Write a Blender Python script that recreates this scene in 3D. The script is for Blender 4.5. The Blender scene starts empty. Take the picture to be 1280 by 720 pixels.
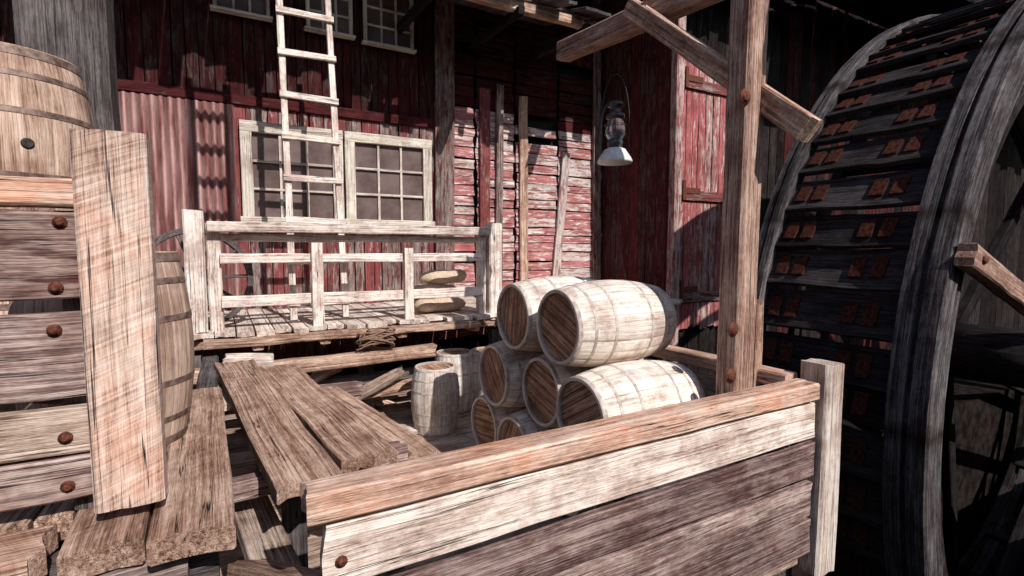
import bpy, math, random
from mathutils import Vector, Matrix, Euler
random.seed(7)
R=math.radians; PI=math.pi
SC=bpy.context.scene; COL=SC.collection
V=Vector
# ---------------------------------------------------------------- camera
CAMZ=2.08; YAW=R(29.5); PITCH=R(4.47)
cam=bpy.data.cameras.new('camera'); co=bpy.data.objects.new('camera',cam); COL.objects.link(co)
co.location=(0,0,CAMZ); co.rotation_euler=(PI/2-PITCH,0,-YAW); cam.lens=18; cam.sensor_width=36
cam.clip_start=.05; cam.clip_end=400; SC.camera=co
Mc=co.rotation_euler.to_matrix(); CR=Mc@V((1,0,0)); CU=Mc@V((0,1,0)); CF=Mc@V((0,0,-1)); C0=V((0,0,CAMZ))
def ray(px,py): return CF+CR*((px-640)/640)+CU*((360-py)/640)
def AY(px,py,Y): r=ray(px,py); return C0+r*(Y/r.y)
def AX(px,py,X): r=ray(px,py); return C0+r*(X/r.x)
def AZ(px,py,Z): r=ray(px,py); return C0+r*((Z-CAMZ)/r.z)
# ---------------------------------------------------------------- mesh builder
class MB:
    def __init__(s): s.v=[];s.f=[];s.wc=[];s.rn=[];s.se=[];s.sm=[]
    def add(s,p,wc=None,rn=.5,se=0.):
        s.v.append(tuple(p)); s.wc.append(tuple(wc if wc is not None else p)); s.rn.append(rn); s.se.append(se); return len(s.v)-1
    def face(s,*i,smooth=False): s.f.append(tuple(i)); s.sm.append(smooth)
    def board(s,p0,p1,w,t,n,rag=0.,k=3,seg=.3,wob=.004,bow=0.,w1=None,rnd=None):
        p0=V(p0);p1=V(p1);d=p1-p0;L=d.length;d.normalize();n=V(n)
        side=d.cross(n).normalized(); n=side.cross(d).normalized()
        if w1 is None: w1=w
        ns=max(2,int(L/seg)); rn=random.random() if rnd is None else rnd
        off=V((random.uniform(-40,40),random.uniform(-40,40),random.uniform(-40,40)))
        c=min(w,t)*.1
        r0=[random.uniform(0,rag) for _ in range(k+1)]; r1=[random.uniform(0,rag) for _ in range(k+1)]
        bx=random.uniform(-1,1)*bow; m=2*(k+1)+4
        rings=[]
        for i in range(ns+1):
            q=i/ns; ww=w+(w1-w)*q
            ja=random.uniform(-wob,wob); jb=random.uniform(-wob,wob); jc=random.uniform(-wob,wob)*.5
            ring=[]
            pts=[]
            for j in range(k+1):
                pts.append((-ww/2+c+(ww-2*c)*j/k,t/2+random.uniform(-wob,wob)*.4,j))
            pts.append((ww/2,t/2-c,k)); pts.append((ww/2,-t/2+c,k))
            for j in range(k,-1,-1): pts.append((-ww/2+c+(ww-2*c)*j/k,-t/2,j))
            pts.append((-ww/2,-t/2+c,0)); pts.append((-ww/2,t/2-c,0))
            for (a,b,j) in pts:
                x=L*q
                if i==0: x+=r0[j]
                if i==ns: x-=r1[j]
                a2=a+(ja if a<0 else jb)
                b2=b+jc+bx*math.sin(q*PI)
                ring.append(s.add(p0+d*x+side*a2+n*b2,V((x,a,b))+off,rn))
            rings.append(ring)
        for i in range(ns):
            A=rings[i];B=rings[i+1]
            for j in range(m):
                s.face(A[j],B[j],B[(j+1)%m],A[(j+1)%m])
        for ring,fl in ((rings[0],0),(rings[-1],1)):
            T=ring[:k+1]; S=ring[k+1:k+3]; Bt=ring[k+3:2*k+4]; SL=ring[2*k+4:]
            Bt=Bt[::-1]
            quads=[(T[j],T[j+1],Bt[j+1],Bt[j]) for j in range(k)]
            quads.append((T[k],S[0],S[1],Bt[k])); quads.append((T[0],Bt[0],SL[0],SL[1]))
            for qd in quads: s.face(*(qd if not fl else qd[::-1]))
    def box(s,c,d,rn=.5):
        x,y,z=c;a,b,e=d[0]/2,d[1]/2,d[2]/2
        i=[s.add((x+sx*a,y+sy*b,z+sz*e),rn=rn) for sx in(-1,1) for sy in(-1,1) for sz in(-1,1)]
        for q in((0,1,3,2),(4,6,7,5),(0,4,5,1),(2,3,7,6),(0,2,6,4),(1,5,7,3)): s.face(*[i[t] for t in q])
    def tube(s,pts,r,n=8,closed=False):
        pts=[V(p) for p in pts]; N=len(pts); rings=[]; dist=0
        for i,p in enumerate(pts):
            a=pts[(i-1)%N] if (i>0 or closed) else p; b=pts[(i+1)%N] if (i<N-1 or closed) else p
            d=(b-a).normalized(); u=d.cross(V((.13,.31,1))).normalized(); w=d.cross(u)
            rings.append([s.add(p+(u*math.cos(2*PI*j/n)+w*math.sin(2*PI*j/n))*r,(dist,j*.01,0)) for j in range(n)])
            dist+=(b-p).length
        for i in range(N if closed else N-1):
            A=rings[i];B=rings[(i+1)%N]
            for j in range(n): s.face(A[j],A[(j+1)%n],B[(j+1)%n],B[j],smooth=True)
        if not closed:
            s.face(*rings[0][::-1]); s.face(*rings[-1])
    def lathe(s,prof,n=32,o=(0,0,0),smooth=True,cap=True,axis=None):
        o=V(o); rings=[]; dist=0
        if axis is None: ax=(V((1,0,0)),V((0,1,0)),V((0,0,1)))
        else:
            z=V(axis).normalized(); x=z.orthogonal().normalized(); ax=(x,z.cross(x),z)
        for r,z in prof:
            rings.append([s.add(o+ax[0]*(r*math.cos(2*PI*j/n))+ax[1]*(r*math.sin(2*PI*j/n))+ax[2]*z,(z,r*2*PI*j/n,r)) for j in range(n)])
        for i in range(len(rings)-1):
            A=rings[i];B=rings[i+1]
            for j in range(n): s.face(A[j],A[(j+1)%n],B[(j+1)%n],B[j],smooth=smooth)
        if cap: s.face(*rings[0][::-1]); s.face(*rings[-1])
    def build(s,name,mat,parent=None):
        me=bpy.data.meshes.new(name); me.from_pydata(s.v,[],s.f)
        a=me.attributes.new('wc','FLOAT_VECTOR','POINT'); a.data.foreach_set('vector',[x for w in s.wc for x in w])
        a=me.attributes.new('rnd','FLOAT','POINT'); a.data.foreach_set('value',s.rn)
        a=me.attributes.new('seam_shade','FLOAT','POINT'); a.data.foreach_set('value',s.se)
        me.polygons.foreach_set('use_smooth',s.sm)
        me.materials.append(mat); me.update()
        o=bpy.data.objects.new(name,me); COL.objects.link(o)
        if parent: 
            o.parent=parent
            if parent.type=='EMPTY' and parent.get('inv'): o.matrix_parent_inverse=Matrix.Translation(-V(parent.location))
        return o
def tag(o,label,cat,group=None):
    o['label']=label;o['category']=cat
    if group:o['group']=group
    return o
def thing(name,loc,label,cat,group=None,world=True):
    o=bpy.data.objects.new(name,None); COL.objects.link(o); o.location=loc; o.empty_display_size=.1
    tag(o,label,cat,group)
    if world:o['inv']=1
    return o
def structure(o): o['kind']='structure'; return o
# ---------------------------------------------------------------- materials
def newmat(name):
    m=bpy.data.materials.new(name);m.use_nodes=True;nt=m.node_tree;b=nt.nodes['Principled BSDF'];return m,nt,b
def wood(name,dark,mid,light,paint=None,pamt=.5,var=.3,bump=.75,crack=1.,knots=.6,dirt=.5,rough=.88,fib=1.,paint2=None,coarse=1.,saw=0,stain=0,spec=.15):
    m,nt,b=newmat(name);N=nt.nodes.new;Lk=nt.links.new
    def math_(op,a,c=None,clamp=False):
        n=N('ShaderNodeMath');n.operation=op;n.use_clamp=clamp
        for i,x in enumerate((a,c)):
            if x is None: continue
            if isinstance(x,(int,float)): n.inputs[i].default_value=x
            else: Lk(x,n.inputs[i])
        return n.outputs[0]
    at=N('ShaderNodeAttribute');at.attribute_name='wc'
    rn=N('ShaderNodeAttribute');rn.attribute_name='rnd'
    se=N('ShaderNodeAttribute');se.attribute_name='seam_shade'
    def noise(sc,detail=5,scale=1.,dist=0.,rg=.55,rot=None):
        mp=N('ShaderNodeMapping');mp.inputs['Scale'].default_value=sc;Lk(at.outputs['Vector'],mp.inputs['Vector'])
        if rot:
            mp0=N('ShaderNodeMapping');mp0.inputs['Rotation'].default_value=rot;Lk(at.outputs['Vector'],mp0.inputs['Vector']);Lk(mp0.outputs[0],mp.inputs['Vector'])
        n=N('ShaderNodeTexNoise');n.inputs['Scale'].default_value=scale;n.inputs['Detail'].default_value=detail
        n.inputs['Distortion'].default_value=dist;n.inputs['Roughness'].default_value=rg
        Lk(mp.outputs[0],n.inputs['Vector']);return n.outputs['Fac']
    def mr(x,a,b_,c,d):
        n=N('ShaderNodeMapRange');Lk(x,n.inputs[0])
        for i,q in enumerate((a,b_,c,d)): n.inputs[i+1].default_value=q
        return n.outputs[0]
    g1=noise((1.1,70*coarse,70*coarse),4,1.,0,.72)
    g2=noise((14,250*fib,250*fib),2,1.,0,.75)
    gb=noise((.5,11,11),2,1.,.1)
    g3=noise((.35,24,24),3,1.,.08,.6)
    blot=noise((3.2,9,9),4,1.,.3,.72)
    def mul(a,c): return math_('MULTIPLY',a,c)
    grain=math_('ADD',math_('ADD',mul(g1,.38),mul(g2,.24)),math_('ADD',mul(blot,.22),mul(gb,.16)))
    if saw:
        sw=noise((110,3,3),3,1.,0,.7,rot=(0,0,R(24)))
        grain=math_('ADD',mul(grain,1-saw),mul(sw,saw))
    cr=N('ShaderNodeValToRGB');Lk(grain,cr.inputs[0]);e=cr.color_ramp.elements
    e[0].position=.405;e[0].color=(*dark,1);e[1].position=.575;e[1].color=(*light,1)
    x=e.new(.475);x.color=(*mid,1)
    col=cr.outputs[0]
    def mix(f,a,c,typ='MIX'):
        n=N('ShaderNodeMix');n.data_type='RGBA';n.blend_type=typ
        if isinstance(f,(int,float)): n.inputs[0].default_value=f
        else: Lk(f,n.inputs[0])
        for i,q in ((6,a),(7,c)):
            if isinstance(q,tuple): n.inputs[i].default_value=(*q,1)
            else: Lk(q,n.inputs[i])
        return n.outputs[2]
    if knots:
        mp=N('ShaderNodeMapping');mp.inputs['Scale'].default_value=(1.7,5.5,5.5);Lk(at.outputs['Vector'],mp.inputs['Vector'])
        vo=N('ShaderNodeTexVoronoi');vo.inputs['Scale'].default_value=1.;Lk(mp.outputs[0],vo.inputs['Vector'])
        kn=mr(vo.outputs['Distance'],.05,.13,knots,0.)
        col=mix(kn,col,tuple(c*.5 for c in dark))
    crm=math_('ABSOLUTE',math_('SUBTRACT',g3,.5))
    crk=math_('MULTIPLY',mr(crm,.001,.010,1.,0.),mr(gb,.44,.54,0.,1.*crack))
    height=math_('ADD',mul(g1,.8),mul(g2,.5))
    if saw: height=math_('ADD',height,mul(sw,saw*1.5))
    if paint:
        pn=noise((3.,18,18),3,1.,.4,.68)
        pv=math_('ADD',math_('ADD',mul(pn,.7),mul(g1,.3)),mul(math_('SUBTRACT',rn.outputs['Fac'],.5),.16))
        th=.5+(.5-pamt)*.35
        pm=mr(pv,th-.03,th+.03,0.,1.)
        pc=mix(mr(blot,.4,.6,0,1),paint,paint2 or tuple(c*.6 for c in paint))
        pc=mix(mr(g1,.4,.6,.5,0.),pc,tuple(c*.35 for c in paint))
        col=mix(pm,col,pc)
        height=math_('ADD',height,mul(pm,.35))
    vv=mr(rn.outputs['Fac'],0,1,1-var,1+var)
    vm=N('ShaderNodeVectorMath');vm.operation='SCALE';Lk(col,vm.inputs[0]);Lk(vv,vm.inputs['Scale']);col=vm.outputs[0]
    ge=N('ShaderNodeNewGeometry');dn=N('ShaderNodeTexNoise');dn.inputs['Scale'].default_value=2.6;dn.inputs['Detail'].default_value=5;dn.inputs['Roughness'].default_value=.75
    Lk(ge.outputs['Position'],dn.inputs['Vector'])
    dm=mr(dn.outputs['Fac'],.47,.60,0.,dirt)
    col=mix(dm,col,mix(1.,col,(.47,.34,.31),'MULTIPLY'))
    if stain: col=mix(mr(dn.outputs['Fac'],.52,.38,0.,stain),col,mix(1.,col,(.92,.60,.48),'MULTIPLY'))
    col=mix(crk,col,(.012,.009,.008))
    col=mix(mul(se.outputs['Fac'],.85),col,(.02,.013,.01))
    Lk(col,b.inputs['Base Color']);b.inputs['Roughness'].default_value=rough
    b.inputs['Specular IOR Level'].default_value=spec
    height=math_('SUBTRACT',height,math_('MULTIPLY',crk,1.4))
    bp=N('ShaderNodeBump');bp.inputs['Strength'].default_value=bump;bp.inputs['Distance'].default_value=.009
    Lk(height,bp.inputs['Height']);Lk(bp.outputs[0],b.inputs['Normal'])
    return m
def plain(name,c1,c2,scale=12,rough=.7,metal=0,bump=.3,det=4,spec=.4,vs=None,seam_shade=False):
    m,nt,b=newmat(name);N=nt.nodes.new;Lk=nt.links.new
    tc=N('ShaderNodeTexCoord');n=N('ShaderNodeTexNoise');n.inputs['Scale'].default_value=scale;n.inputs['Detail'].default_value=det
    n.inputs['Roughness'].default_value=.65
    if vs:
        mp=N('ShaderNodeMapping');mp.inputs['Scale'].default_value=vs;Lk(tc.outputs['Object'],mp.inputs['Vector']);Lk(mp.outputs[0],n.inputs['Vector'])
    else: Lk(tc.outputs['Object'],n.inputs['Vector'])
    r=N('ShaderNodeValToRGB');Lk(n.outputs['Fac'],r.inputs[0])
    r.color_ramp.elements[0].position=.38;r.color_ramp.elements[1].position=.62
    r.color_ramp.elements[0].color=(*c1,1);r.color_ramp.elements[1].color=(*c2,1)
    col=r.outputs[0]
    if seam_shade:
        se=N('ShaderNodeAttribute');se.attribute_name='seam_shade';mx=N('ShaderNodeMix');mx.data_type='RGBA'
        Lk(se.outputs['Fac'],mx.inputs[0]);Lk(col,mx.inputs[6]);mx.inputs[7].default_value=(.05,.02,.017,1);col=mx.outputs[2]  # mixes painted valley shade into the sheet colour
    Lk(col,b.inputs['Base Color']);b.inputs['Roughness'].default_value=rough;b.inputs['Metallic'].default_value=metal
    b.inputs['Specular IOR Level'].default_value=spec
    bp=N('ShaderNodeBump');bp.inputs['Strength'].default_value=bump;bp.inputs['Distance'].default_value=.01;Lk(n.outputs['Fac'],bp.inputs['Height']);Lk(bp.outputs[0],b.inputs['Normal'])
    return m
M_pale=wood('pale weathered wood',(.27,.185,.15),(.72,.60,.52),(.92,.86,.80),var=.08,dirt=.6)
M_fence=wood('fence wood',(.22,.145,.12),(.66,.53,.45),(.92,.84,.76),var=.18,dirt=.55)
M_floor=wood('floor wood',(.11,.07,.052),(.38,.27,.21),(.74,.60,.51),var=.3,dirt=.7)
M_low=wood('purple brown wood',(.05,.028,.027),(.20,.125,.115),(.54,.42,.375),var=.3,dirt=.6)
M_dpl=wood('dark fence plank',(.04,.022,.021),(.13,.075,.07),(.40,.295,.265),var=.2,dirt=.7)
M_rail=wood('reddish rail wood',(.18,.085,.058),(.56,.34,.245),(.90,.71,.59),var=.08,stain=.65)
M_tan=wood('pinkish sawn board',(.22,.125,.09),(.60,.42,.335),(.92,.78,.68),var=.05,coarse=.7,crack=1.,saw=.24,stain=.6)
M_brown=wood('brown rough wood',(.08,.04,.028),(.32,.19,.135),(.70,.51,.40),var=.2,saw=.1)
M_post=wood('tall post wood',(.10,.052,.038),(.30,.175,.13),(.60,.43,.35),var=.1)
M_greyd=wood('dark grey timber',(.028,.023,.023),(.085,.072,.07),(.20,.175,.172),var=.2)
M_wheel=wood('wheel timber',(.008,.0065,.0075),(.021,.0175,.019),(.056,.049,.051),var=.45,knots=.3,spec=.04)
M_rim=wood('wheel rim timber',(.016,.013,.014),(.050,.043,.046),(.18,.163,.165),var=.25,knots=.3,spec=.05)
M_red=wood('peeling red boards',(.09,.055,.05),(.25,.18,.16),(.48,.39,.36),paint=(.25,.07,.067),paint2=(.17,.045,.045),pamt=.57,var=.3,fib=.5)
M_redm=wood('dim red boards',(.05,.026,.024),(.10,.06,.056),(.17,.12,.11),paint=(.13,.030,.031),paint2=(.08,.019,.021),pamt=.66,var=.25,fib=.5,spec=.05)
M_redp=wood('peeling red planks pale',(.22,.145,.13),(.56,.44,.41),(.84,.75,.70),paint=(.49,.19,.185),paint2=(.37,.13,.13),pamt=.48,var=.2,fib=.5)
M_door=wood('faded red door boards',(.18,.09,.085),(.48,.33,.30),(.76,.63,.58),paint=(.48,.15,.145),paint2=(.36,.10,.10),pamt=.59,var=.2,fib=.5)
M_redd=wood('shaded red boards',(.034,.019,.018),(.062,.037,.035),(.105,.073,.068),paint=(.085,.019,.020),paint2=(.050,.012,.014),pamt=.66,var=.3,fib=.5,spec=.05)  # eave shade on the upper barn wall is put into this colour
M_crate=wood('dark red crate planks',(.045,.025,.022),(.19,.115,.10),(.46,.34,.30),paint=(.13,.045,.043),paint2=(.11,.065,.06),pamt=.28,var=.25)
M_black=wood('shaded black boards',(.007,.0055,.0055),(.018,.014,.014),(.042,.034,.032),var=.4,fib=.5,spec=.03)  # roof shade behind the wheel is put into this board colour
M_oak=wood('oak staves',(.34,.25,.19),(.72,.62,.53),(.91,.85,.78),var=.11,crack=0,knots=0,dirt=.65,bump=.4,coarse=.7)
M_oakb=wood('brown oak staves',(.16,.088,.058),(.46,.30,.22),(.76,.59,.48),var=.14,crack=0,knots=0,dirt=.5,bump=.4)
M_oakg=wood('grey oak staves',(.22,.17,.14),(.56,.48,.42),(.82,.75,.69),var=.12,crack=0,knots=0,dirt=.6,bump=.4)
M_head=wood('oak barrel head',(.11,.045,.026),(.37,.20,.125),(.68,.47,.33),var=.2,crack=.5,knots=.2,dirt=.7,bump=.6)
M_white=wood('weathered white frame',(.22,.15,.12),(.56,.47,.40),(.80,.72,.64),paint=(.80,.73,.63),paint2=(.68,.6,.51),pamt=.6,var=.06)
M_hoop=plain('pale hoop',(.34,.27,.23),(.62,.54,.48),18,.7,.0,.2,spec=.2)
M_hoopd=plain('rusty hoop',(.10,.06,.045),(.30,.21,.17),18,.65,.3,.3)
M_rust=plain('rust',(.05,.013,.008),(.19,.055,.028),60,.8,.2,.5)
M_iron=plain('dark iron',(.02,.018,.018),(.06,.05,.045),40,.6,.5,.4)
M_tin=plain('lantern painted tin',(.62,.60,.58),(.82,.80,.78),25,.45,0,.1)
M_tind=plain('lantern dull metal',(.05,.05,.05),(.13,.13,.125),30,.45,.6,.2)
M_pane=plain('dusty pane',(.090,.058,.054),(.155,.108,.102),3,.5,0,.02,spec=.15)
M_corr=plain('rusty corrugated sheet',(.22,.07,.064),(.52,.31,.285),2,.75,.05,.3,vs=(6,1,.7),seam_shade=True)
M_sack=plain('burlap',(.42,.30,.21),(.70,.56,.44),50,.95,0,.5)
M_rope=plain('rope',(.14,.075,.05),(.34,.21,.145),90,.95,0,.8)
M_soil=plain('dark soil',(.007,.005,.0047),(.024,.018,.016),5,.95,0,1.,spec=.03)
M_dark=plain('barn interior dark',(.01,.008,.008),(.02,.016,.015),3,.95)
gm=bpy.data.materials.new('lantern glass');gm.use_nodes=True;gb_=gm.node_tree.nodes['Principled BSDF']
gb_.inputs['Transmission Weight'].default_value=.9;gb_.inputs['Roughness'].default_value=.12;gb_.inputs['Base Color'].default_value=(.6,.62,.6,1)
# ---------------------------------------------------------------- ground with the pit
g=MB()
x0,x1,y0,y1=4.5,15.4,1.5,3.95;G=-.8;E=120
def quad(m,a,b,c,d): i=[m.add(p) for p in(a,b,c,d)];m.face(*i)
quad(g,(-E,-E,G),(E,-E,G),(E,y0,G),(-E,y0,G));quad(g,(-E,y1,G),(E,y1,G),(E,E,G),(-E,E,G))
quad(g,(-E,y0,G),(x0,y0,G),(x0,y1,G),(-E,y1,G));quad(g,(x1,y0,G),(E,y0,G),(E,y1,G),(x1,y1,G))
D=-5.2
quad(g,(x0,y0,D),(x1,y0,D),(x1,y1,D),(x0,y1,D));quad(g,(x0,y0,G),(x0,y1,G),(x0,y1,D),(x0,y0,D));quad(g,(x1,y0,G),(x1,y1,G),(x1,y1,D),(x1,y0,D))
quad(g,(x0,y0,G),(x1,y0,G),(x1,y0,D),(x0,y0,D));quad(g,(x0,y1,G),(x1,y1,G),(x1,y1,D),(x0,y1,D))
structure(g.build('ground',M_soil))
f=MB();y=1.93
while y<7.9:
    w=random.uniform(.17,.26);xx=random.uniform(.3,.5) if y<2.6 else random.uniform(-.45,-.2)
    f.board((xx,y+w/2,-.03),(3.42+random.uniform(-.05,.05),y+w/2,-.03+random.uniform(-.006,.006)),w-.014,.055,(0,0,1),rag=.05,seg=.4)
    y+=w
structure(f.build('floor',M_floor))
f=MB()
for x in(.3,1.3,2.4,3.3):
    f.board((x,2.0,-.17),(x,7.8,-.17),.2,.2,(0,0,1),rag=.02)
for x in(.3,1.3,2.4,3.3):
    for y in (2.2,4.5,7.3): f.board((x,y,-.8),(x,y,-.272),.2,.2,(0,-1,0))
structure(f.build('floor_joists',M_greyd))
# ---------------------------------------------------------------- barn
W=8.3
barn=thing('barn',(2,8.6,G),'weathered red plank barn with paned windows, overhanging roof and tall side door','barn')
m=MB();m.box((.4,11.4,3.1),(12.8,5.9,7.8));m.box((18.5,10.5,5.3),(23.3,7.8,12.2));m.build('core_wall',M_dark,barn)
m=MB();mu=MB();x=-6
while x<3.2:
    w=random.uniform(.12,.2);zs=4.15+random.uniform(-.02,.02)
    m.board((x+w/2,W+.02+random.uniform(0,.02),.4),(x+w/2+random.uniform(-.01,.01),W+.02,zs),w-.012,.03,(0,-1,0),seg=.7,rag=.02,k=1)
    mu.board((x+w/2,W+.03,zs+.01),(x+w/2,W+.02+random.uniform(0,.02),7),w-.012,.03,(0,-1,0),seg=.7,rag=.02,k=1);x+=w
m.build('wall',M_red,barn);mu.build('wall',M_redd,barn)  # upper boards get the darker red in place of eave shade
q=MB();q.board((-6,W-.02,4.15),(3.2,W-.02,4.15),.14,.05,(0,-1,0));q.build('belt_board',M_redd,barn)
m=MB();mu=MB();z=.5
xs=[3.2,3.95,4.75,5.7,6.8]
while z<6.6:
    h=random.uniform(.12,.2)
    for a,b2 in zip(xs[:-1],xs[1:]):
        if random.random()<.04: continue
        dz=random.uniform(-.012,.012)
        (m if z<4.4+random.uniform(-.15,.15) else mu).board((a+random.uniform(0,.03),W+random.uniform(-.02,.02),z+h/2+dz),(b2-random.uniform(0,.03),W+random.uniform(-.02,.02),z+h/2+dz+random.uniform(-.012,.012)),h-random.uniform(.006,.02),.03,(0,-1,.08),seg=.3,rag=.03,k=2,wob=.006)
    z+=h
m.build('wall',M_redp,barn);mu.build('wall',M_redd,barn)  # same split here: shade painted into the upper siding colour
def batten(px,yt,yb,w,mat,Y=W-.06,dx=0,t=.05):
    a=AY(px,yb,Y);b2=AY(px+dx,yt,Y);mm=MB();mm.board(a,b2,w,t,(0,-1,0),rag=.03,seg=.4,wob=.006);mm.build('batten',mat,barn)
batten(556,-60,372,.34,M_red);batten(606,110,372,.2,M_red);batten(623,105,368,.14,M_low,dx=2);batten(655,120,360,.17,M_brown,dx=-1);batten(694,190,355,.17,M_redp,dx=14)
batten(746,-20,352,.18,M_red,Y=W-.08)
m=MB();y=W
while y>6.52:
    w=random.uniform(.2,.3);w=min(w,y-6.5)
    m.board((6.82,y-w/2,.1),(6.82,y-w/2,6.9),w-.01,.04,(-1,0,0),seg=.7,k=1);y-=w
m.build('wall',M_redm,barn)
m=MB();m2=MB();x=6.84
while x<30:
    w=random.uniform(.18,.3) if x<12 else random.uniform(.3,.5)
    (m2 if (random.random()<.35 and 8.8<x<18) else m).board((x+w/2,6.5+random.uniform(0,.02),-.75),(x+w/2,6.5,11.3),w-.015,.04,(0,-1,0),seg=.9,k=1,rag=.03);x+=w
m.build('wall',M_black,barn);m2.build('wall',M_redd,barn)  # wall colour kept near black to stand in for roof shadow
dr=MB();xa=6.95;xb=8.75;x=xa;yd=6.41
while x<xb:
    w=random.uniform(.13,.2);w=min(w,xb-x+.01)
    dr.board((x+w/2,yd,.55+random.uniform(0,.1)),(x+w/2,yd+.0,5.3),w-random.uniform(.008,.024),.035,(0,-1,0),seg=.4,rag=.05,k=2,wob=.008);x+=w
door=dr.build('door',M_door,barn);door['label']='faded red door of upright planks with strap hinges'
for (z) in (1.2,3.0,4.9):
    mm=MB();mm.board((xa+.02,yd-.045,z),(xb-.02,yd-.045,z),.17,.04,(0,-1,0),rag=.02);o=mm.build('ledge_board',M_red,door);o.parent=door
for z in (2.98,1.25,4.88):
    mm=MB();mm.box((7.2,yd-.075,z+.1),(.42,.012,.1));mm.box((7.0,yd-.08,z+.1),(.07,.03,.34));mm.build('hinge',M_rust,door)
mm=MB();mm.board((6.86,6.4,-.2),(6.86,6.4,6.6),.18,.16,(0,-1,0));mm.build('corner_post',M_door,barn)
mm=MB();mm.board((8.86,6.4,-.2),(8.86,6.4,6.6),.2,.1,(0,-1,0));mm.build('corner_post',M_redd,barn)
mm=MB();n=168;xa,xb=-1.15,.22
ids=[]
for i in range(n+1):
    x=xa+(xb-xa)*i/n;s_=.5+.5*math.cos(2*PI*i/12);yy=W-.13+.055*s_
    col=[mm.add((x,yy+random.uniform(-.001,.001),z),None,.5,max(0,s_-.35)*1.1) for z in(1.3+random.uniform(-.01,.01),2.6,4.05)];ids.append(col)  # valleys darkened by vertex value, standing in for shading between ridges
for i in range(n):
    for j in range(2): mm.face(ids[i][j],ids[i+1][j],ids[i+1][j+1],ids[i][j+1],smooth=True)
mm.build('metal_sheet',M_corr,barn)
def window(xa,xb,za,zb,cols,rows,fw,mat,label):
    w=bpy.data.objects.new('window',None);COL.objects.link(w);w.parent=barn;w.matrix_parent_inverse=Matrix.Translation(-V(barn.location))
    w['label']=label
    def P(mb,name,mat): o=mb.build(name,mat);o.parent=w;return o
    q=MB();Y=W-.085
    q.board((xa,Y,zb-fw/2),(xb,Y,zb-fw/2),fw,.08,(0,-1,0),wob=.003);q.board((xa-.03,Y-.015,za+fw*.3),(xb+.03,Y-.015,za+fw*.3),fw*.8,.12,(0,-1,0),wob=.003)
    q.board((xa+fw/2,Y,za+fw*.7),(xa+fw/2,Y,zb-fw),fw,.075,(0,-1,0),wob=.003);q.board((xb-fw/2,Y,za+fw*.7),(xb-fw/2,Y,zb-fw),fw,.075,(0,-1,0),wob=.003)
    P(q,'frame',mat)
    q=MB();a=xa+fw;b2=xb-fw;c=za+fw*.7;d=zb-fw;mw=.034
    for i in range(1,cols): x=a+(b2-a)*i/cols;q.board((x,W-.075,c),(x,W-.075,d),mw,.03,(0,-1,0),wob=.001,k=1)
    for i in range(1,rows): z=c+(d-c)*i/rows;q.board((a,W-.078,z),(b2,W-.078,z),mw,.03,(0,-1,0),wob=.001,k=1)
    P(q,'glazing_bars',mat)
    q=MB();q.box(((a+b2)/2,W-.045,(c+d)/2),(b2-a,.01,d-c));P(q,'pane',M_pane)
window(.28,1.67,2.42,3.86,3,3,.15,M_white,'left of the two tall paned windows, behind the ladder')
window(1.70,3.1,2.42,3.86,3,3,.15,M_white,'right of the two tall paned windows')
window(.02,.72,5.28,6.15,3,3,.05,M_white,'small upper window left of the ladder')
window(1.2,1.86,5.25,6.12,3,3,.05,M_white,'small upper window right of the ladder')
window(2.03,2.82,5.22,6.1,3,3,.05,M_white,'small upper window, rightmost of the row')
def eave(x0,x1,ya,za,yb,zb,jit,mat,wd=.24,t=.04):
    q=MB();x=x0
    while x<x1:
        w=random.uniform(wd*.8,wd*1.2);e=random.uniform(0,jit)
        dy=(yb-ya);dz=(zb-za);L=math.hypot(dy,dz);uy,uz=dy/L,dz/L
        q.board((x+w/2,ya+uy*e,za+uz*e),(x+w/2,yb,zb),w-.004,t,(0,-uz,uy),seg=.6,rag=.08,k=2);x+=w
    q.build('roof',mat,barn)
eave(-6,7.3,5.6,6.4,14.5,9.6,.5,M_black)
q=MB()
for (xc,yc,dx) in((3.6,5.0,.7),(4.55,5.25,-.5),(5.45,4.85,.75),(6.25,5.2,-.4)):
    q.board((xc,yc,6.33),(xc+dx,7.2,7.05),.2,.035,(0,-.35,1),rag=.1,k=4)
q.build('shadow_casting_boards',M_black,barn)  # extra unseen boards added to throw slanted shadows on the siding
eave(6.9,9.6,5.55,6.35,6.48,6.7,.3,M_black)
eave(6.8,30.2,5.9,11.2,14.5,13.6,.3,M_black,.5)
eave(2.35,5.35,6.2,5.6,8.28,6.2,.6,M_greyd)
q=MB();q.board((2.3,6.75,5.60),(5.4,6.75,5.60),.14,.12,(0,-1,0));q.build('eave_beam',M_brown,barn)
for x in (2.6,3.9,5.1):
    q=MB();q.board((x,6.6,5.50),(x,8.26,5.56),.1,.12,(0,0,1));q.build('rafter',M_wheel,barn)
eave(9.6,30,4.1,6.4,6.48,7.2,.3,M_black,.5)  # roof strip added out of frame to keep the wall behind the wheel dark
ob=thing('added_shed',(0,-10,G),'long dark plank building added unseen behind the camera to block sky light','added_shed')  # unseen building added to cut sky fill from behind the camera
q=MB();x=-24
while x<24: q.board((x+.3,-8,G),(x+.3,-8,5.6),.58,.05,(0,1,0),k=1,seg=2);x+=.6
q.build('wall',M_black,ob)  # wall of the added unseen building
q=MB();x=-24.3
while x<24.3: q.board((x+.3,-7.4,5.5),(x+.3,-12,7.3),.6,.05,(0,.3,1),k=1,seg=2);q.board((x+.3,-16.6,5.5),(x+.3,-12,7.3),.6,.05,(0,-.3,1),k=1,seg=2);x+=.6
q.build('roof',M_black,ob)  # roof of the added unseen building
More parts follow.
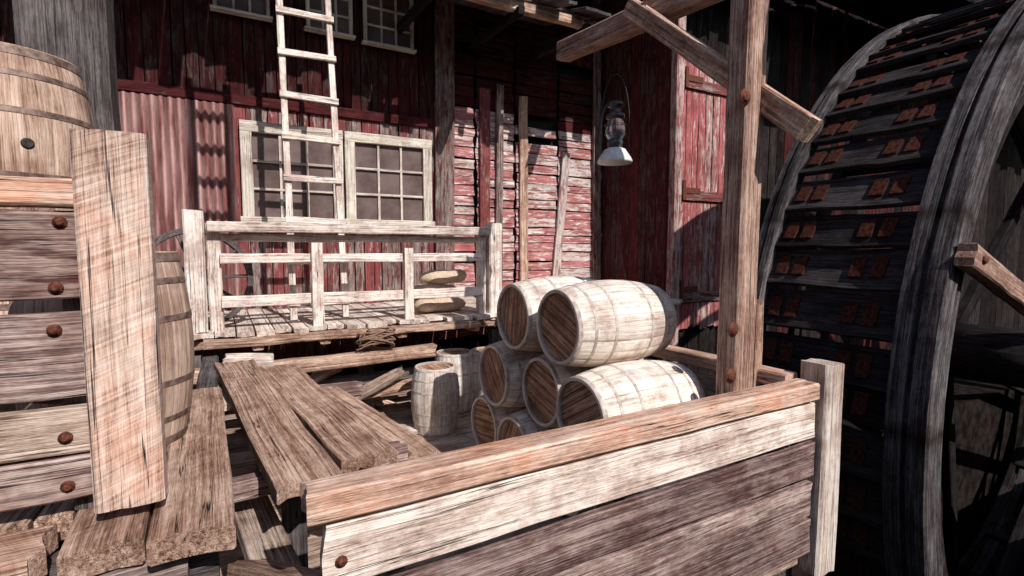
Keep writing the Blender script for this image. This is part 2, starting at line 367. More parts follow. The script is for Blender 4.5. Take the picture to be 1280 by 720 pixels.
# ---------------------------------------------------------------- porch deck
DK=1.2
deck=thing('porch_deck',(1,7,0),'raised grey plank porch deck along the foot of the barn wall','porch deck')
m=MB();x=-3.6
while x<6.75:
    w=random.uniform(.16,.24)
    yn=6.0+random.uniform(-.12,.12)
    m.board((x+w/2,yn,DK-.025),(x+w/2,8.27,DK-.025+random.uniform(-.006,.006)),w-random.uniform(.006,.02),.05,(0,0,1),seg=.5,rag=.1,k=4);x+=w
m.build('deck_boards',M_fence,deck)
m=MB();m.board((-3.5,6.25,1.07),(6.7,6.25,1.07),.2,.1,(0,0,1));m.build('beam',M_brown,deck)
for px in(322,405,500,590,700):
    p=AY(px,425,6.1);m=MB();m.board((p.x,5.98,1.06),(p.x,8.2,1.06),.11,.12,(0,0,1),rag=.02);m.build('joist',M_brown,deck)
m=MB();m.board((-.2,5.97,1.105),(2.9,5.97,1.10),.09,.06,(0,-1,0),rag=.04,wob=.01);m.build('edge_board',M_brown,deck)
m=MB();m.board((-.35,5.9,.80),(2.25,5.88,.83),.14,.16,(0,-1,0),rag=.05,wob=.008);m.build('beam',M_brown,deck)
m=MB();m.board((-.3,6.2,.5),(6.6,6.2,.5),.12,.12,(0,-1,0));m.build('beam',M_greyd,deck)
m=MB();m.board(AY(365,512,6.0),AY(540,474,6.0),.13,.08,(0,-1,.3),rag=.05);m.build('brace',M_brown,deck)
m=MB();m.board(AY(385,468,6.6),AY(520,520,6.6),.12,.08,(0,-1,.3),rag=.05);m.build('brace',M_brown,deck)
m=MB();m.board(AY(300,520,6.1),AY(430,455,6.1),.11,.08,(0,-1,.3),rag=.05);m.build('brace',M_low,deck)
for x in(-.3,1.5,3.3,5.1,6.6):
    m=MB();m.board((x,6.32,-.75 if x>4 else 0),(x,6.32,.96),.16,.16,(0,-1,0));m.build('leg',M_greyd,deck)
rl=thing('porch_railing',(1.7,6.2,DK),'bleached wooden railing along the porch edge in front of the barn windows','railing')
def part(n,mat,par,*a,**k): q=MB();q.board(*a,**k);return q.build(n,mat,par)
YR=6.2
def xat(px,Y=YR): return AY(px,330,Y).x
part('post',M_pale,rl,(xat(244),YR,DK),(xat(244),YR,2.47),.18,.16,(0,-1,0),rag=.015)
part('post',M_pale,rl,(xat(268),YR+.06,DK),(xat(268),YR+.06,2.34),.13,.1,(0,-1,0))
part('post',M_pale,rl,(xat(617),YR,DK-.1),(xat(617),YR,2.42),.19,.16,(0,-1,0),rag=.015)
part('post',M_pale,rl,(xat(602),YR+.02,DK),(xat(602),YR+.02,2.3),.1,.12,(0,-1,0))
part('top_rail',M_pale,rl,(xat(261),YR-.06,2.3),(xat(607),YR-.06,2.3),.11,.09,(0,-1,0),wob=.004)
part('top_rail',M_pale,rl,(xat(261),YR+.05,2.19),(xat(607),YR+.05,2.19),.08,.06,(0,-1,0))
part('rail',M_pale,rl,(xat(275),YR-.02,1.97),(xat(600),YR-.02,1.96),.10,.06,(0,-1,0),wob=.004,rnd=.9)
part('rail',M_pale,rl,(xat(275),YR-.02,1.51),(xat(600),YR-.02,1.50),.12,.06,(0,-1,0),wob=.004,rnd=.9)
part('baluster',M_pale,rl,(xat(395),YR-.085,DK),(xat(395),YR-.085,2.14),.12,.05,(0,-1,0))
part('baluster',M_pale,rl,(xat(508),YR-.085,DK),(xat(508),YR-.085,2.08),.11,.05,(0,-1,0))
# ---------------------------------------------------------------- ladders
def ladder(lab,b0,b1,t0,t1,n,mat,grp=None,nm='ladder',sw=.075,st=.5):
    ld=thing(nm,((b0.x+b1.x)/2,b0.y,b0.z),lab,'ladder',grp)
    for a,b2 in((b0,t0),(b1,t1)): part('side_rail',mat,ld,a,b2,sw,.06,(0,-1,.1))
    L=t0.z-b0.z
    for i in range(n):
        t=(.22+i*st)/L
        if t>.98: break
        a=b0.lerp(t0,t);b2=b1.lerp(t1,t)
        part('rung',mat,ld,a+V((-.05,-.05,0)),b2+V((.05,-.05,random.uniform(-.02,.02))),sw,.035,(0,-1,.1),wob=.003)
LB=[AY(367,380,6.65),AY(432,380,6.65)];LT=[AY(347,-40,7.0),AY(407,-40,7.0)]
LB[0].z=LB[1].z=DK;LT[0].z=LT[1].z=max(LT[0].z,LT[1].z)
ladder('tall wooden ladder leaning on the barn in front of the left window',LB[0],LB[1],LT[0],LT[1],11,M_pale)
ladder('short unseen ladder added at the roof edge to cast rung shadows on the sheet',V((.06,5.5,4.62)),V((.50,5.5,4.60)),V((.06,5.62,6.62)),V((.50,5.62,6.6)),6,M_greyd,sw=.10,st=.42)  # out of frame, added to cast a ladder shadow on the metal sheet
# ---------------------------------------------------------------- barrels
def ribbon(mb,rf,za,zb,th,n=110):
    prof=[(rf(za)+.001,za),(rf(za)+th,za+.002),(rf(zb)+th,zb-.002),(rf(zb)+.001,zb)]
    mb.lathe(prof,n,smooth=False,cap=False)
def make_barrel(label,group,L=.95,rb=.335,rh=.275,hoops=((.0,.032),(.12,.148),(.285,.313)),hm=None,oak=None):
    t=thing('barrel',(0,0,0),label,'barrel',group,world=False)
    rf=lambda z: rb-(rb-rh)*abs(2*z/L-1)**2.0
    q=MB();NS=22;sub=[0,.04,.35,.65,.96];K=24;rings=[]
    rns=[random.random() for _ in range(NS)]
    for i in range(K+1):
        z=L*i/K;ring=[]
        for sidx in range(NS):
            for a in sub:
                ang=(sidx+a)/NS*2*PI;g_=1 if a==0 else 0
                r=rf(z)-(.0012 if g_ else 0)
                aa=ang if ang<PI else 2*PI-ang
                ring.append(q.add((r*math.cos(ang),r*math.sin(ang),z),(z,rb*aa,0 if ang<PI else .9*math.sin(aa)),rns[sidx],g_*.5))
        rings.append(ring)
    n=len(rings[0])
    for i in range(K):
        for j in range(n): q.face(rings[i][j],rings[i][(j+1)%n],rings[i+1][(j+1)%n],rings[i+1][j],smooth=True)
    for base,z0,zi in((rings[0],0,.035),(rings[-1],L,L-.035)):
        inner=[];lip=[]
        for j in range(n):
            x,y_,z=q.v[base[j]];k=(rf(0)-.022)/math.hypot(x,y_)
            lip.append(q.add((x*k,y_*k,z0),(0,j*.02,3),.6));inner.append(q.add((x*k,y_*k,zi),(0,j*.02,5),.3,.7))
        for j in range(n):
            jn=(j+1)%n
            fs=[(base[jn],base[j],lip[j],lip[jn]),(lip[jn],lip[j],inner[j],inner[jn])]
            for ff in fs: q.face(*(ff if z0==0 else ff[::-1]))
    q.build('staves',oak or M_oak,t)
    for z0,zn in((.03,-1),(L-.03,1)):
        q=MB();rr=rf(0)-.018;nb=7;w=2*rr/nb
        for i in range(nb):
            xa=-rr+i*w;xb=xa+w;rn=random.random();off=random.uniform(-30,30)
            cols=[(xa+.0012,1),(xa+.009,0),(xb-.009,0),(xb-.0012,1)]
            prev=None
            for (x,s_) in cols:
                h=math.sqrt(max(rr*rr-x*x,.0001))
                a_=q.add((x,-h,z0),(-h,x,off),rn,s_*.8);b_=q.add((x,h,z0),(h,x,off),rn,s_*.8)
                if prev: q.face(*( (prev[0],a_,b_,prev[1]) if zn>0 else (prev[0],prev[1],b_,a_)))
                prev=(a_,b_)
        q.build('head',M_head,t)
    for (a,b2) in hoops:
        for fl in(0,1):
            q=MB();za,zb=(a+.004,b2) if not fl else (L-b2,L-a-.004)
            ribbon(q,rf,za,zb,.003);q.build('hoop',hm or M_hoop,t)
    q=MB();q.lathe([(.026,0),(.026,.010),(.02,.013)],14,o=(rb-.006,0,L/2),axis=(1,0,0));q.build('bung',M_iron,t)
    return t
def dup(root,loc,rot,label,group=None,scale=1.):
    r=root.copy();COL.objects.link(r);r.location=loc;r.rotation_mode='QUATERNION';r.rotation_quaternion=rot;r['label']=label;r.scale=(scale,)*3
    if group:r['group']=group
    for ch in list(root.children):
        c=ch.copy();COL.objects.link(c);c.parent=r
    return r
GS='oak barrels stacked on their sides beside the fence'
specs=[
 (0,2,0,.4,'pale oak barrel on top of the stack, the nearer of the two, in full sun'),
 (.67,2,.0,1.7,'oak barrel on top of the stack, the farther of the two'),
 (-.335,1,-.04,2.6,'oak barrel in the middle row of the stack, nearest the plank fence'),
 (.335,1,.07,3.4,'oak barrel in the centre of the middle row with a shaded head'),
 (1.005,1,-.02,4.1,'oak barrel at the far left end of the middle row'),
 (-.67,0,.05,5.0,'oak barrel in the bottom row hidden close behind the plank fence'),
 (0,0,.06,.9,'oak barrel in the bottom row, second from the plank fence'),
 (.67,0,.0,2.0,'oak barrel in the bottom row, its head peeping over the fence rail'),
 (1.34,0,.05,3.0,'oak barrel at the far left end of the bottom row')]
base=make_barrel(specs[0][4],GS)
def lie(roll): return (Matrix.Rotation(PI/2,4,'Y')@Matrix.Rotation(roll,4,'Z')).to_quaternion()
first=True
for dy,lv,dx,roll,lab in specs:
    loc=V((2.13+dx,3.10+dy,.335+.581*lv))
    if first: base.location=loc;base.rotation_mode='QUATERNION';base.rotation_quaternion=lie(roll);first=False
    else: dup(base,loc,lie(roll),lab,GS)
up=lambda a: Matrix.Rotation(a,4,'Z').to_quaternion()
GL='upright oak barrels on the left side deck'
lb=make_barrel('tall oak barrel standing on another barrel at the left edge, bung hole showing',GL,hm=M_hoopd,oak=M_oakb,rb=.355,rh=.30,hoops=((.0,.05),(.12,.155),(.3,.335)))
lb.location=(-.91,3.55,DK+.912);lb.rotation_mode='QUATERNION';lb.rotation_quaternion=up(-1.15);lb.scale=(.96,)*3
dup(lb,(-.91,3.55,DK+.0),up(.7),'oak barrel carrying another barrel behind the dark plank wall at left',GL,.96)
dup(lb,(-.455,2.86,DK),up(2.2),'oak barrel standing just behind the broad upright board at left',GL,.91)
GK='upright kegs on the loading floor'
kg=make_barrel('small keg standing on the floor left of the barrel stack, the front one',GK,L=.75,rb=.275,rh=.225,oak=M_oakg,hoops=((.0,.03),(.11,.135),(.24,.265)))
p=AZ(549,541,0);kg.location=(p.x,p.y+.1,0)
p=AZ(568,520,0);dup(kg,(p.x+.12,p.y+.28,0),up(1.3),'small keg half hidden behind the front keg',GK)
p=AZ(612,520,0);dup(kg,(p.x+.17,p.y+.38,0),up(2.3),'small keg in shade behind the far end of the barrel stack',GK)
def bolt(par,p,n=(0,-1,0),r=.024):
    q=MB();q.lathe([(r*1.25,0),(r*1.25,.004),(r*.8,.005),(r*.75,.014),(r*.4,.019)],10,o=p,axis=n);return q.build('bolt',M_rust,par)
# ---------------------------------------------------------------- front plank fence
ff=thing('plank_fence',(1.75,1.9,0),'long plank fence in the foreground with a reddish top rail and pale boards','fence')
XL=.25;XR=3.30;dz=-.035
part('top_rail',M_rail,ff,(XL-.03,1.905,1.2+dz),(XR,1.905,1.2+dz),.16,.11,(0,0,1),seg=.3,wob=.004,rag=.02,k=4)
zz=[(1.12,.885,M_fence),(.847,.625,M_dpl),(.588,.365,M_low),(.328,.10,M_dpl)]
zz=[(a+dz,b+dz,c) for a,b,c in zz]
for i,(a,b2,mt) in enumerate(zz):
    ti=(.0,.006,-.006,.004)[i]
    part('plank',mt,ff,(XL+random.uniform(0,.03),1.875-.006*(i%2),(a+b2)/2-ti),(XR+.02,1.88-.006*(i%2),(a+b2)/2+ti),a-b2,.045,(0,-1,0),seg=.3,wob=.004,rag=.02,k=4,rnd=(.8,.6,.55,.5)[i])
for x in(.36,1.8): part('stake',M_greyd,ff,(x,1.955,-.05),(x,1.955,1.10),.11,.1,(0,-1,0))
for a,b2,_ in zz: bolt(ff,(.335,1.848,(a+b2)/2-.02),r=.018)
part('post',M_fence,ff,(3.44,1.90,-.1),(3.445,1.90,1.335),.21,.19,(0,-1,0),wob=.006,rag=.015)
sf=thing('side_fence',(3.3,3.8,0),'side fence of planks running back behind the barrels to the right','fence')
part('top_rail',M_rail,sf,(3.30,2.02,1.19),(3.30,6.0,1.19),.14,.1,(0,0,1),wob=.005)
for a,b2,mt in zz: part('plank',mt,sf,(3.33,2.02,(a+b2)/2),(3.33,6.0,(a+b2)/2),a-b2-.005,.045,(-1,0,0),wob=.005)
for y in(4.0,5.9): part('post',M_fence,sf,(3.42,y,-.1),(3.42,y,1.12),.12,.12,(0,-1,0))
# ---------------------------------------------------------------- tall post
hf=thing('hoist_post',(3.1,2.33,0),'tall timber post with a bolted diagonal brace and overhead beam above the barrels','post')
part('shaft',M_post,hf,(3.08,2.3,0),(3.12,2.3,4.6),.2,.17,(0,-1,0),seg=.4,wob=.004)
part('side_strip',M_brown,hf,(3.235,2.255,.3),(3.24,2.255,1.73),.075,.07,(0,-1,0),rag=.05)
Bt=AX(703,66,3.34);Bn=AX(905,-22,3.34);dB=(Bn-Bt)
part('beam',M_post,hf,Bt,Bt+dB*1.6,.17,.2,(0,0,1),seg=.3,wob=.008,rag=.06)
b0=AX(787,8,3.2);b1=AX(1016,166,3.2)
part('brace',M_brown,hf,b0,b1,.1,.15,V((0,-1,1)),seg=.3,wob=.008,rag=.05)
for (px,py) in((931,121),(916,412),(913,470)):
    p=AY(px,py,2.213);bolt(hf,p,(0,-1,0),.042)
ch=MB();p=AX(797,22,3.1);pz=Bt+dB*((p.y-Bt.y)/dB.y)
for i in range(26):
    a=2*PI*i/26;c=V((3.34+.17*math.cos(a),p.y,pz.z+.15*math.sin(a)))
    q=[]
    for j in range(10):
        b_=2*PI*j/10;q.append(c+V((-math.sin(a)*.03*math.cos(b_),.016*math.sin(b_)*(i%2),math.cos(a)*.03*math.cos(b_)))+V((math.cos(a),0,math.sin(a)))*(.014*math.sin(b_)*((i+1)%2)))
    ch.tube(q,.006,5,closed=True)
tag(ch.build('chain',M_rust),'rusty chain wrapped round the overhead beam','chain')
# lantern
Lp=AX(769,168,3.28);LX,LY=3.28,Lp.y
zb=AX(769,204,3.28).z
ln=thing('lantern',(LX,LY,zb),'metal hurricane lantern hanging from the overhead beam','lantern',world=False)
S=1.5
def lt(n,prof,mat,k=28): q=MB();q.lathe([(r*S,z*S*1.12) for r,z in prof],k,cap=False);return q.build(n,mat,ln)
lt('fuel_tank',[(.0,.0),(.105,.0),(.11,.012),(.10,.03),(.08,.055),(.066,.075),(.04,.085),(.0,.088)],M_tin)
lt('burner',[(.03,.085),(.045,.09),(.05,.12),(.035,.135),(.0,.14)],M_tind)
lt('glass_globe',[(.04,.125),(.058,.155),(.062,.185),(.055,.22),(.042,.245)],gm)
lt('chimney_cap',[(.042,.24),(.06,.25),(.055,.27),(.035,.28),(.035,.31),(.052,.315),(.045,.335),(.0,.345)],M_tind)
for s_ in(-1,1):
    q=MB();q.tube([(s_*x*S,0,z*S*1.12) for x,z in((.078,.04),(.088,.09),(.088,.2),(.08,.27),(.06,.315),(.03,.325))],.008*S,8);q.build('side_tube',M_tind,ln)
q=MB()
for z in(.16,.21):
    q.tube([(.066*S*math.cos(a*PI/10),.066*S*math.sin(a*PI/10),z*S*1.12) for a in range(20)],.003,6,closed=True)
q.tube([(0,.068*S,.1*S),(0,.068*S,.27*S)],.003,6);q.tube([(0,-.068*S,.1*S),(0,-.068*S,.27*S)],.003,6)
q.build('globe_guard',M_tind,ln)
q=MB();q.tube([(.088*S*math.cos(PI*i/16),0,(.25+.3*math.sin(PI*i/16))*S) for i in range(17)],.0055,6);q.build('handle',M_iron,ln)
ln.rotation_euler=(0,0,-.5)
zbm=(Bt+dB*((LY-Bt.y)/dB.y)).z-.08
q=MB();ztop=zb+.55*S;q.tube([(LX,LY,ztop-.02),(LX+.01,LY,ztop+.03),(LX,LY,(ztop+zbm)/2),(LX+.02,LY,zbm)],.005,6);q.build('hanging_wire',M_iron,ln)
o=ln.children[-1];o.matrix_parent_inverse=(Matrix.Translation(ln.location)@Matrix.Rotation(-.5,4,'Z')).inverted()
# ---------------------------------------------------------------- water wheel
CX,CZ,RO=9.92,.5,4.95;YM=2.7
ww=thing('water_wheel',(CX,YM,CZ-RO),'huge dark timber water wheel at the right with slanted paddles between two rims','water wheel',world=False)
wz=RO
def rim(Ya,Yb,dep,mat,n=128,ro=RO,name='rim'):
    q=MB();st=(Yb-Ya)
    prof=[(ro-dep,Ya),(ro-dep*.55,Ya),(ro-dep*.5,Ya-.03),(ro-.02,Ya-.03),(ro,Ya-.01),(ro,Ya+st*.4),(ro-.045,Ya+st*.42),(ro-.045,Ya+st*.55),(ro-.01,Ya+st*.57),(ro-.01,Yb),(ro-dep,Yb)]
    rings=[]
    fel=16
    rns=[random.random() for _ in range(fel)]
    for j in range(n*2):
        a=2*PI*j/(n*2);k=int(j/(n*2)*fel);jn=(j%(n*2//fel))
        seam_shade=1. if jn==0 else 0
        ring=[]
        for i,(r,y_) in enumerate(prof):
            rr=r+random.uniform(-.003,.003)
            ring.append(q.add((rr*math.cos(a),y_-YM,wz+rr*math.sin(a)),(a*RO,r*1.0,y_),rns[k],seam_shade*.9+(.5 if i in(6,7) else .4 if i==1 else 0)))
        rings.append(ring)
    N=len(rings);m=len(prof)
    for j in range(N):
        A=rings[j];B=rings[(j+1)%N]
        for i in range(m): q.face(A[i],A[(i+1)%m],B[(i+1)%m],B[i])
    return q.build(name,mat,ww)
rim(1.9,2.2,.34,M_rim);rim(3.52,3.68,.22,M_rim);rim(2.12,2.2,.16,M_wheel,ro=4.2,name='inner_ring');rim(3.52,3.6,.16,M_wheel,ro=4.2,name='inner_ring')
a25=R(14)
dirw=V((-math.sin(a25),0,-math.cos(a25)))
nrm=V((-math.cos(a25),0,math.sin(a25)))
c=V((-(RO-.13),0,0))
pads=[]
for v_ in range(4):
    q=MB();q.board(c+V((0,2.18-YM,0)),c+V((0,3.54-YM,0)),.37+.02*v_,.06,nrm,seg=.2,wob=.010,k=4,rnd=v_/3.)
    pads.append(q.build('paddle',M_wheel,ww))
M_plate=plain('rusty paddle plate',(.022,.009,.007),(.085,.027,.017),30,.95,.0,.4,spec=.05)
brs=[]
for yy in(-.26,-.08,.48,.66):
    br=MB();cc=c+nrm*.03+V((0,yy,0));ax1=V((0,1,0));ax2=dirw
    i=[br.add(cc+ax1*(sx*.06)+ax2*(sy*.105)+nrm*sz) for sz in(0,.022) for sx,sy in((-1,-1),(1,-1),(1,1),(-1,1))]
    br.face(*i[4:8]);br.face(*i[0:4][::-1])
    for k in range(4): br.face(i[k],i[(k+1)%4],i[4+(k+1)%4],i[4+k])
    brs.append(br)
NP=72
meshes=[b.build('bracket',M_plate,pads[0]) for b in brs]
for i in range(NP):
    if i<4: o=pads[i]
    else: o=random.choice(pads).copy();COL.objects.link(o);o.parent=ww
    if i:
        for b in meshes: b_=b.copy();COL.objects.link(b_);b_.parent=o
    o.location=(0,0,wz);o.rotation_euler=(0,2*PI*i/NP+.02+random.uniform(-.012,.012),0)
for Y_ in(2.05,3.6):
    for i in range(6):
        if i==0 and Y_<3: continue
        a=R(180-18+60*i);u=V((math.cos(a),0,math.sin(a)))
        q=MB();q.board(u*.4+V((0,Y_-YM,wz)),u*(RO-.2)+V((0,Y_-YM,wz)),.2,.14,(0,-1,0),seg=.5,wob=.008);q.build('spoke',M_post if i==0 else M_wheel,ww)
q=MB();a=R(162);u=V((math.cos(a),0,math.sin(a)));q.board(u*(RO+.03)+V((0,1.79-YM,wz)),u*.4+V((0,1.85-YM,wz)),.19,.13,(0,-1,0),seg=.3,wob=.008,rag=.04);q.build('spoke',M_post,ww)
q=MB();q.lathe([(.035,0),(.035,.01),(.02,.025)],10,o=u*4.8+V((0,1.725-YM,wz)),axis=(0,-1,0));q.build('bolt',M_rust,ww)
for i in range(16):
    a=2*PI*(i+.3)/16;u=V((math.cos(a),0,math.sin(a)))
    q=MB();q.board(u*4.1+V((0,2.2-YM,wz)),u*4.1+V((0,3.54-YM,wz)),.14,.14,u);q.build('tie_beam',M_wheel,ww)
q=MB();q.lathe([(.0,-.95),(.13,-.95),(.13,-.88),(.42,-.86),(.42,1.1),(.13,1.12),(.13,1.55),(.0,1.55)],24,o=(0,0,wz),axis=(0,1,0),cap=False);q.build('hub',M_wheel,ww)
for i,Y_ in enumerate((1.3,4.15)):
    t=thing('axle_stand',(CX,Y_,G),('near' if i==0 else 'far')+' dark timber stand carrying the water wheel axle','stand','timber stands carrying the wheel axle')
    part('leg',M_wheel,t,(CX-.9,Y_,G),(CX-.1,Y_,CZ-.15),.25,.2,(0,-1,0));part('leg',M_wheel,t,(CX+.9,Y_,G),(CX+.1,Y_,CZ-.15),.25,.2,(0,-1,0))
    part('crosspiece',M_wheel,t,(CX-.35,Y_,CZ-.22),(CX+.35,Y_,CZ-.22),.2,.16,(0,-1,0))
# ---------------------------------------------------------------- left side deck, plank wall
sd=thing('side_deck',(-1.8,4,0),'rough plank side deck with splintered edge in the lower left foreground','deck')
m=MB();x=-4.2
while x<-.5:
    w=random.uniform(.2,.3)
    if x+w>-.55: w=-.46-x
    m.board((x+w/2,2.14+random.uniform(-.03,.05),DK-.05),(x+w/2+random.uniform(-.02,.02),5.98,DK-.05),w-.012,.09,(0,0,1),seg=.3,rag=.05,k=5,wob=.006);x+=w
for xa_,xb_,ya_,yb_,zz_ in((-.455,-.235,1.86,4.1,0),(-.23,.012,1.79,3.7,.006)):
    m.board(((xa_+xb_)/2,ya_,DK-.045+zz_),((xa_+xb_)/2-.04,yb_,DK-.045+zz_),xb_-xa_-.008,.085,(0,0,1),seg=.35,rag=.04,k=3,wob=.007)
m.build('deck_boards',M_brown,sd)
part('edge_board',M_brown,sd,(-4.2,2.0,DK-.045),(-.47,1.99,DK-.045),.24,.08,(0,0,1),rag=.05,k=4,seg=.4,wob=.008)
part('edge_board',M_low,sd,(-4.2,1.93,DK-.16),(-.10,1.92,DK-.16),.13,.05,(0,-1,0),rag=.05,k=4,seg=.4,wob=.008)
part('beam',M_greyd,sd,(-4.2,2.05,DK-.2),(-.05,2.05,DK-.2),.2,.16,(0,-1,0))
part('beam',M_greyd,sd,(-4.2,1.95,DK-.52),(-.02,1.95,DK-.55),.18,.16,(0,-1,0))
part('beam',M_greyd,sd,(-.14,2.14,DK-.21),(-.14,5.9,DK-.3),.14,.2,(0,0,1))
for y in(2.1,4.0,5.8): part('leg',M_greyd,sd,(-.14,y,G),(-.14,y,DK-.36),.15,.15,(0,-1,0))
for y in(2.1,5.8): part('leg',M_greyd,sd,(-3.9,y,G),(-3.9,y,DK-.32),.15,.15,(0,-1,0))
pw=thing('plank_wall',(-1.5,2.12,DK),'weathered plank wall with rusty bolts ending at a broad pale upright board','fence')
def zat(px,py,Y): return AY(px,py,Y).z
YP=2.13
def plk(yt,yb,mat,tag_='plank',t=.06,Y=YP):
    a=zat(50,yt,Y-.03);b2=zat(50,yb,Y-.03);part(tag_,mat,pw,(-4.0,Y,(a+b2)/2),(-.31,Y,(a+b2)/2),a-b2,t,(0,-1,0),seg=.2,wob=.005,k=5,rnd=.5)
plk(222,258,M_rail,'top_rail',.12,YP+.02)
plk(263,374,M_crate);plk(392,500,M_low);plk(514,574,M_floor);plk(577,632,M_low)
part('upright_board',M_tan,pw,(-.288,2.045,DK+.045),(-.288,2.045,zat(140,164,2.0)),.187,.115,(0,-1,0),seg=1.,wob=.001,rag=.005,k=6)
part('upright',M_greyd,pw,(-.4,2.21,DK),(-.4,2.21,2.2),.12,.1,(0,-1,0))
for px,py in((75,278),(70,360),(68,413),(82,547),(85,608)): bolt(pw,AY(px,py,YP-.032),(0,-1,0),.016)
gp=thing('timber_post',(-.86,4.2,DK),'thick grey upright timber behind the tall barrel at upper left','post')
part('shaft',M_greyd,gp,(-.78,4.25,DK),(-.78,4.25,5.8),.44,.36,(0,-1,0),seg=.3,wob=.008,k=5)
part('crossbeam',M_greyd,gp,(-3,4.25,5.9),(-.5,4.25,5.9),.2,.25,(0,-1,0))
# ---------------------------------------------------------------- gangway planks
def loose(a,b2,w,t,n,mat,label,cat='plank',group='loose planks laid between the decks',**k):
    q=MB();q.board(a,b2,w,t,n,seg=.35,k=6,wob=.008,**k);o=q.build('loose_plank',mat);return tag(o,label,cat,group)
loose((.06,5.2,1.03),(.33,2.5,.93),.31,.075,(.03,0,1),M_brown,'widest rough brown plank of the gangway, nearest the left deck',rag=.07)
loose((.38,5.05,.99),(.68,2.72,.90),.32,.075,(.02,0,1),M_brown,'wide rough brown plank on the right side of the gangway',rag=.10)
loose((.70,4.6,.86),(1.12,3.1,.70),.26,.06,(.1,0,1),M_brown,'plank lying lower along the right edge of the gangway',rag=.1)
loose((-.15,4.9,.75),(1.15,5.0,.72),.16,.12,(0,0,1),M_low,'grey timber crossing under the far end of the gangway',rag=.04)
loose((-.1,3.0,.80),(1.0,3.2,.76),.14,.10,(0,0,1),M_low,'grey timber crossing under the near end of the gangway',rag=.04)
loose((-.04,5.65,.99),(.42,5.58,.96),.2,.06,(0,-.3,1),M_fence,'short pale plank by the porch corner, the highest of three',rag=.05)
loose((-.12,5.3,.90),(.06,4.3,.88),.18,.06,(.05,0,1),M_floor,'weathered plank lying between the side deck and the gangway',rag=.07)
loose((.0,5.4,.80),(.55,5.35,.76),.16,.06,(0,-.3,1),M_fence,'short weathered plank lying below the porch corner',rag=.05)
loose((.02,2.7,.55),(.28,2.05,.75),.16,.06,(.3,0,1),M_brown,'broken brown plank leaning under the near edge of the side deck',rag=.06)
loose((.06,3.4,.62),(.22,2.2,.50),.2,.06,(.15,0,1),M_floor,'brown plank lying low in the gap under the gangway',rag=.08)
loose((1.25,5.75,.03),(2.1,5.35,.03),.2,.05,(0,0,1),M_pale,'pale broken plank lying flat on the floor behind the kegs',rag=.08)
loose((.95,5.3,.035),(1.75,4.75,.035),.17,.05,(0,0,1),M_fence,'splintered plank lying flat on the floor in front of the kegs',rag=.08)
loose((1.0,5.82,.30),(1.9,5.95,.62),.13,.05,(0,-.6,1),M_floor,'thin board propped slanting below the porch edge',rag=.08)
loose((.75,5.35,.42),(1.55,5.62,.10),.16,.05,(.1,-.5,1),M_floor,'brown board fallen askew below the porch',rag=.08)
loose((1.15,4.5,.035),(1.45,3.5,.035),.18,.05,(0,0,1),M_pale,'pale plank lying flat on the floor right of the gangway',rag=.08)
for i,(x,y) in enumerate(((.25,4.95),(.95,5.0),(.3,3.05),(.9,3.17))):
    q=MB();q.board((x,y,0),(x,y,.68),.12,.12,(0,-1,0));tag(q.build('prop',M_greyd),['left far','right far','left near','right near'][i]+' short timber prop holding up the gangway','prop','timber props under the gangway')
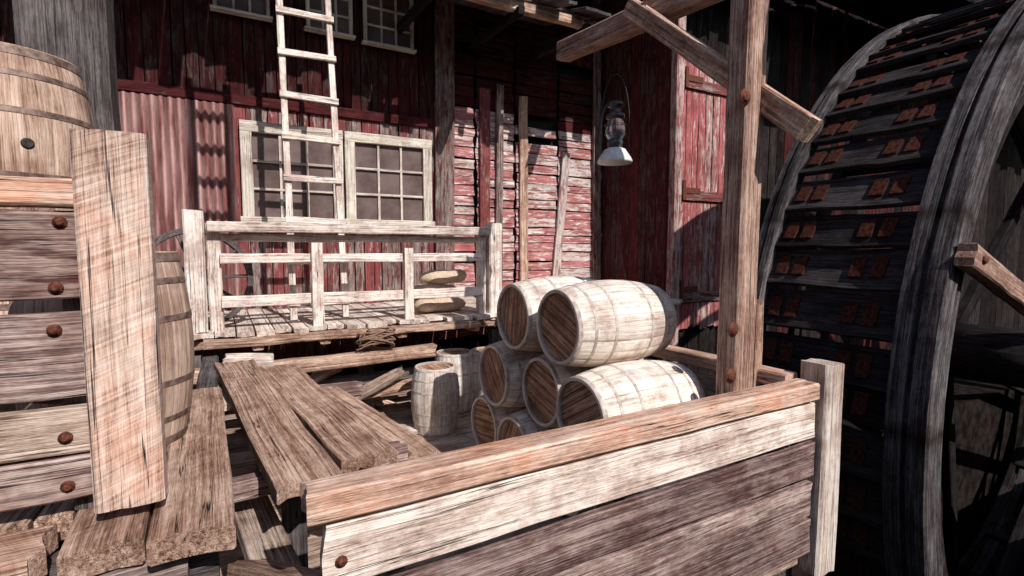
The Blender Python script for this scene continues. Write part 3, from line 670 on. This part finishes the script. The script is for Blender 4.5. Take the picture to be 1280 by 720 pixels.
# ---------------------------------------------------------------- rope coil
p=AY(468,426,5.92);q=MB()
for i in range(18):
    r=random.uniform(.10,.17);tx,ty=random.uniform(-.9,.9),random.uniform(-.9,.9);oz=i*.008;ox,oy=random.uniform(-.06,.06),random.uniform(-.03,.03)
    q.tube([(p.x+ox+r*1.25*math.cos(2*PI*j/28)+random.uniform(-.008,.008),5.84+oy+r*.6*math.sin(2*PI*j/28),.97+oz+tx*r*math.cos(2*PI*j/28)*.5+ty*r*math.sin(2*PI*j/28)*.5+random.uniform(-.006,.006)) for j in range(28)],.009,6,closed=True)
tag(q.build('rope_coil',M_rope),'tangled coil of brown rope on the timber below the porch edge','rope')
def sack(loc,rz,lab,s=1,tilt=0):
    q=MB();nu,nv=24,16;idx=[];sd=random.uniform(0,9)
    for i in range(nv+1):
        u=-1+2*i/nv;row=[];rr=max(.04,(1-abs(u)**5))**.5
        for j in range(nu):
            th=2*PI*j/nu
            yy=math.cos(th)*.15*rr*(1+.1*math.sin(u*6+sd));zz_=math.sin(th)*.098*rr*(1+.10*math.sin(u*5+sd*2))
            row.append(q.add((u*.38*s,yy+.02*math.sin(u*3+sd),zz_+.098+.005*math.sin(th*7+u*20)),None))
        idx.append(row)
    for i in range(nv):
        for j in range(nu): q.face(idx[i][j],idx[i+1][j],idx[i+1][(j+1)%nu],idx[i][(j+1)%nu],smooth=True)
    q.face(*idx[0]);q.face(*idx[-1][::-1])
    o=q.build('sack',M_sack);o.location=loc;o.rotation_euler=(0,tilt,rz);tag(o,lab,'sack','burlap sacks stacked behind the porch railing')
sack((2.60,6.60,DK+.002),.05,'burlap sack lying on the deck at the front of the pile')
sack((2.64,6.92,DK+.002),-.08,'burlap sack lying on the deck at the back of the pile')
sack((2.56,6.76,DK+.185),.16,'burlap sack in the middle layer of the pile',tilt=.05)
sack((2.72,6.76,DK+.375),-.12,'burlap sack on the very top of the pile behind the railing',s=.9,tilt=-.06)
wg=thing('wagon_wheel',(-.27,7.3,DK),'thin spoked wagon wheel leaning behind the left end of the porch railing','wheel',world=False)
q=MB();q.lathe([(.5,-.03),(.56,-.03),(.56,.03),(.5,.03),(.5,-.03)],48,cap=False,smooth=False);q.build('rim',M_greyd,wg)
for i in range(10):
    a=2*PI*i/10;q=MB();q.board((.07*math.cos(a),.07*math.sin(a),0),(.51*math.cos(a),.51*math.sin(a),0),.035,.03,(0,0,1),wob=.001);q.build('spoke',M_greyd,wg)
q=MB();q.lathe([(.05,-.09),(.09,-.05),(.09,.05),(.05,.09)],20);q.build('hub',M_greyd,wg)
wg.rotation_euler=(R(78),0,R(12));wg.location=(-.24,6.6,DK+.555)
# ---------------------------------------------------------------- light
sd_=V((.12,-.9,.76)).normalized()
sun=bpy.data.lights.new('sun','SUN');sun.energy=5;sun.angle=R(.5);sun.color=(1,.96,.915)
so=bpy.data.objects.new('sun',sun);COL.objects.link(so);so.rotation_euler=sd_.to_track_quat('Z','Y').to_euler();so.location=(-5,-10,12)
wd=bpy.data.worlds.new('World');SC.world=wd;wd.use_nodes=True;nt=wd.node_tree
bg=nt.nodes['Background'];sk=nt.nodes.new('ShaderNodeTexSky');sk.sky_type='NISHITA';sk.sun_disc=False
sk.sun_elevation=math.asin(sd_.z);sk.sun_rotation=math.atan2(sd_.x,sd_.y);nt.links.new(sk.outputs[0],bg.inputs[0]);bg.inputs[1].default_value=.105
SC.view_settings.view_transform='Standard';SC.view_settings.look='None';SC.view_settings.exposure=0
for o in bpy.data.objects:
    if 'inv' in o: del o['inv']
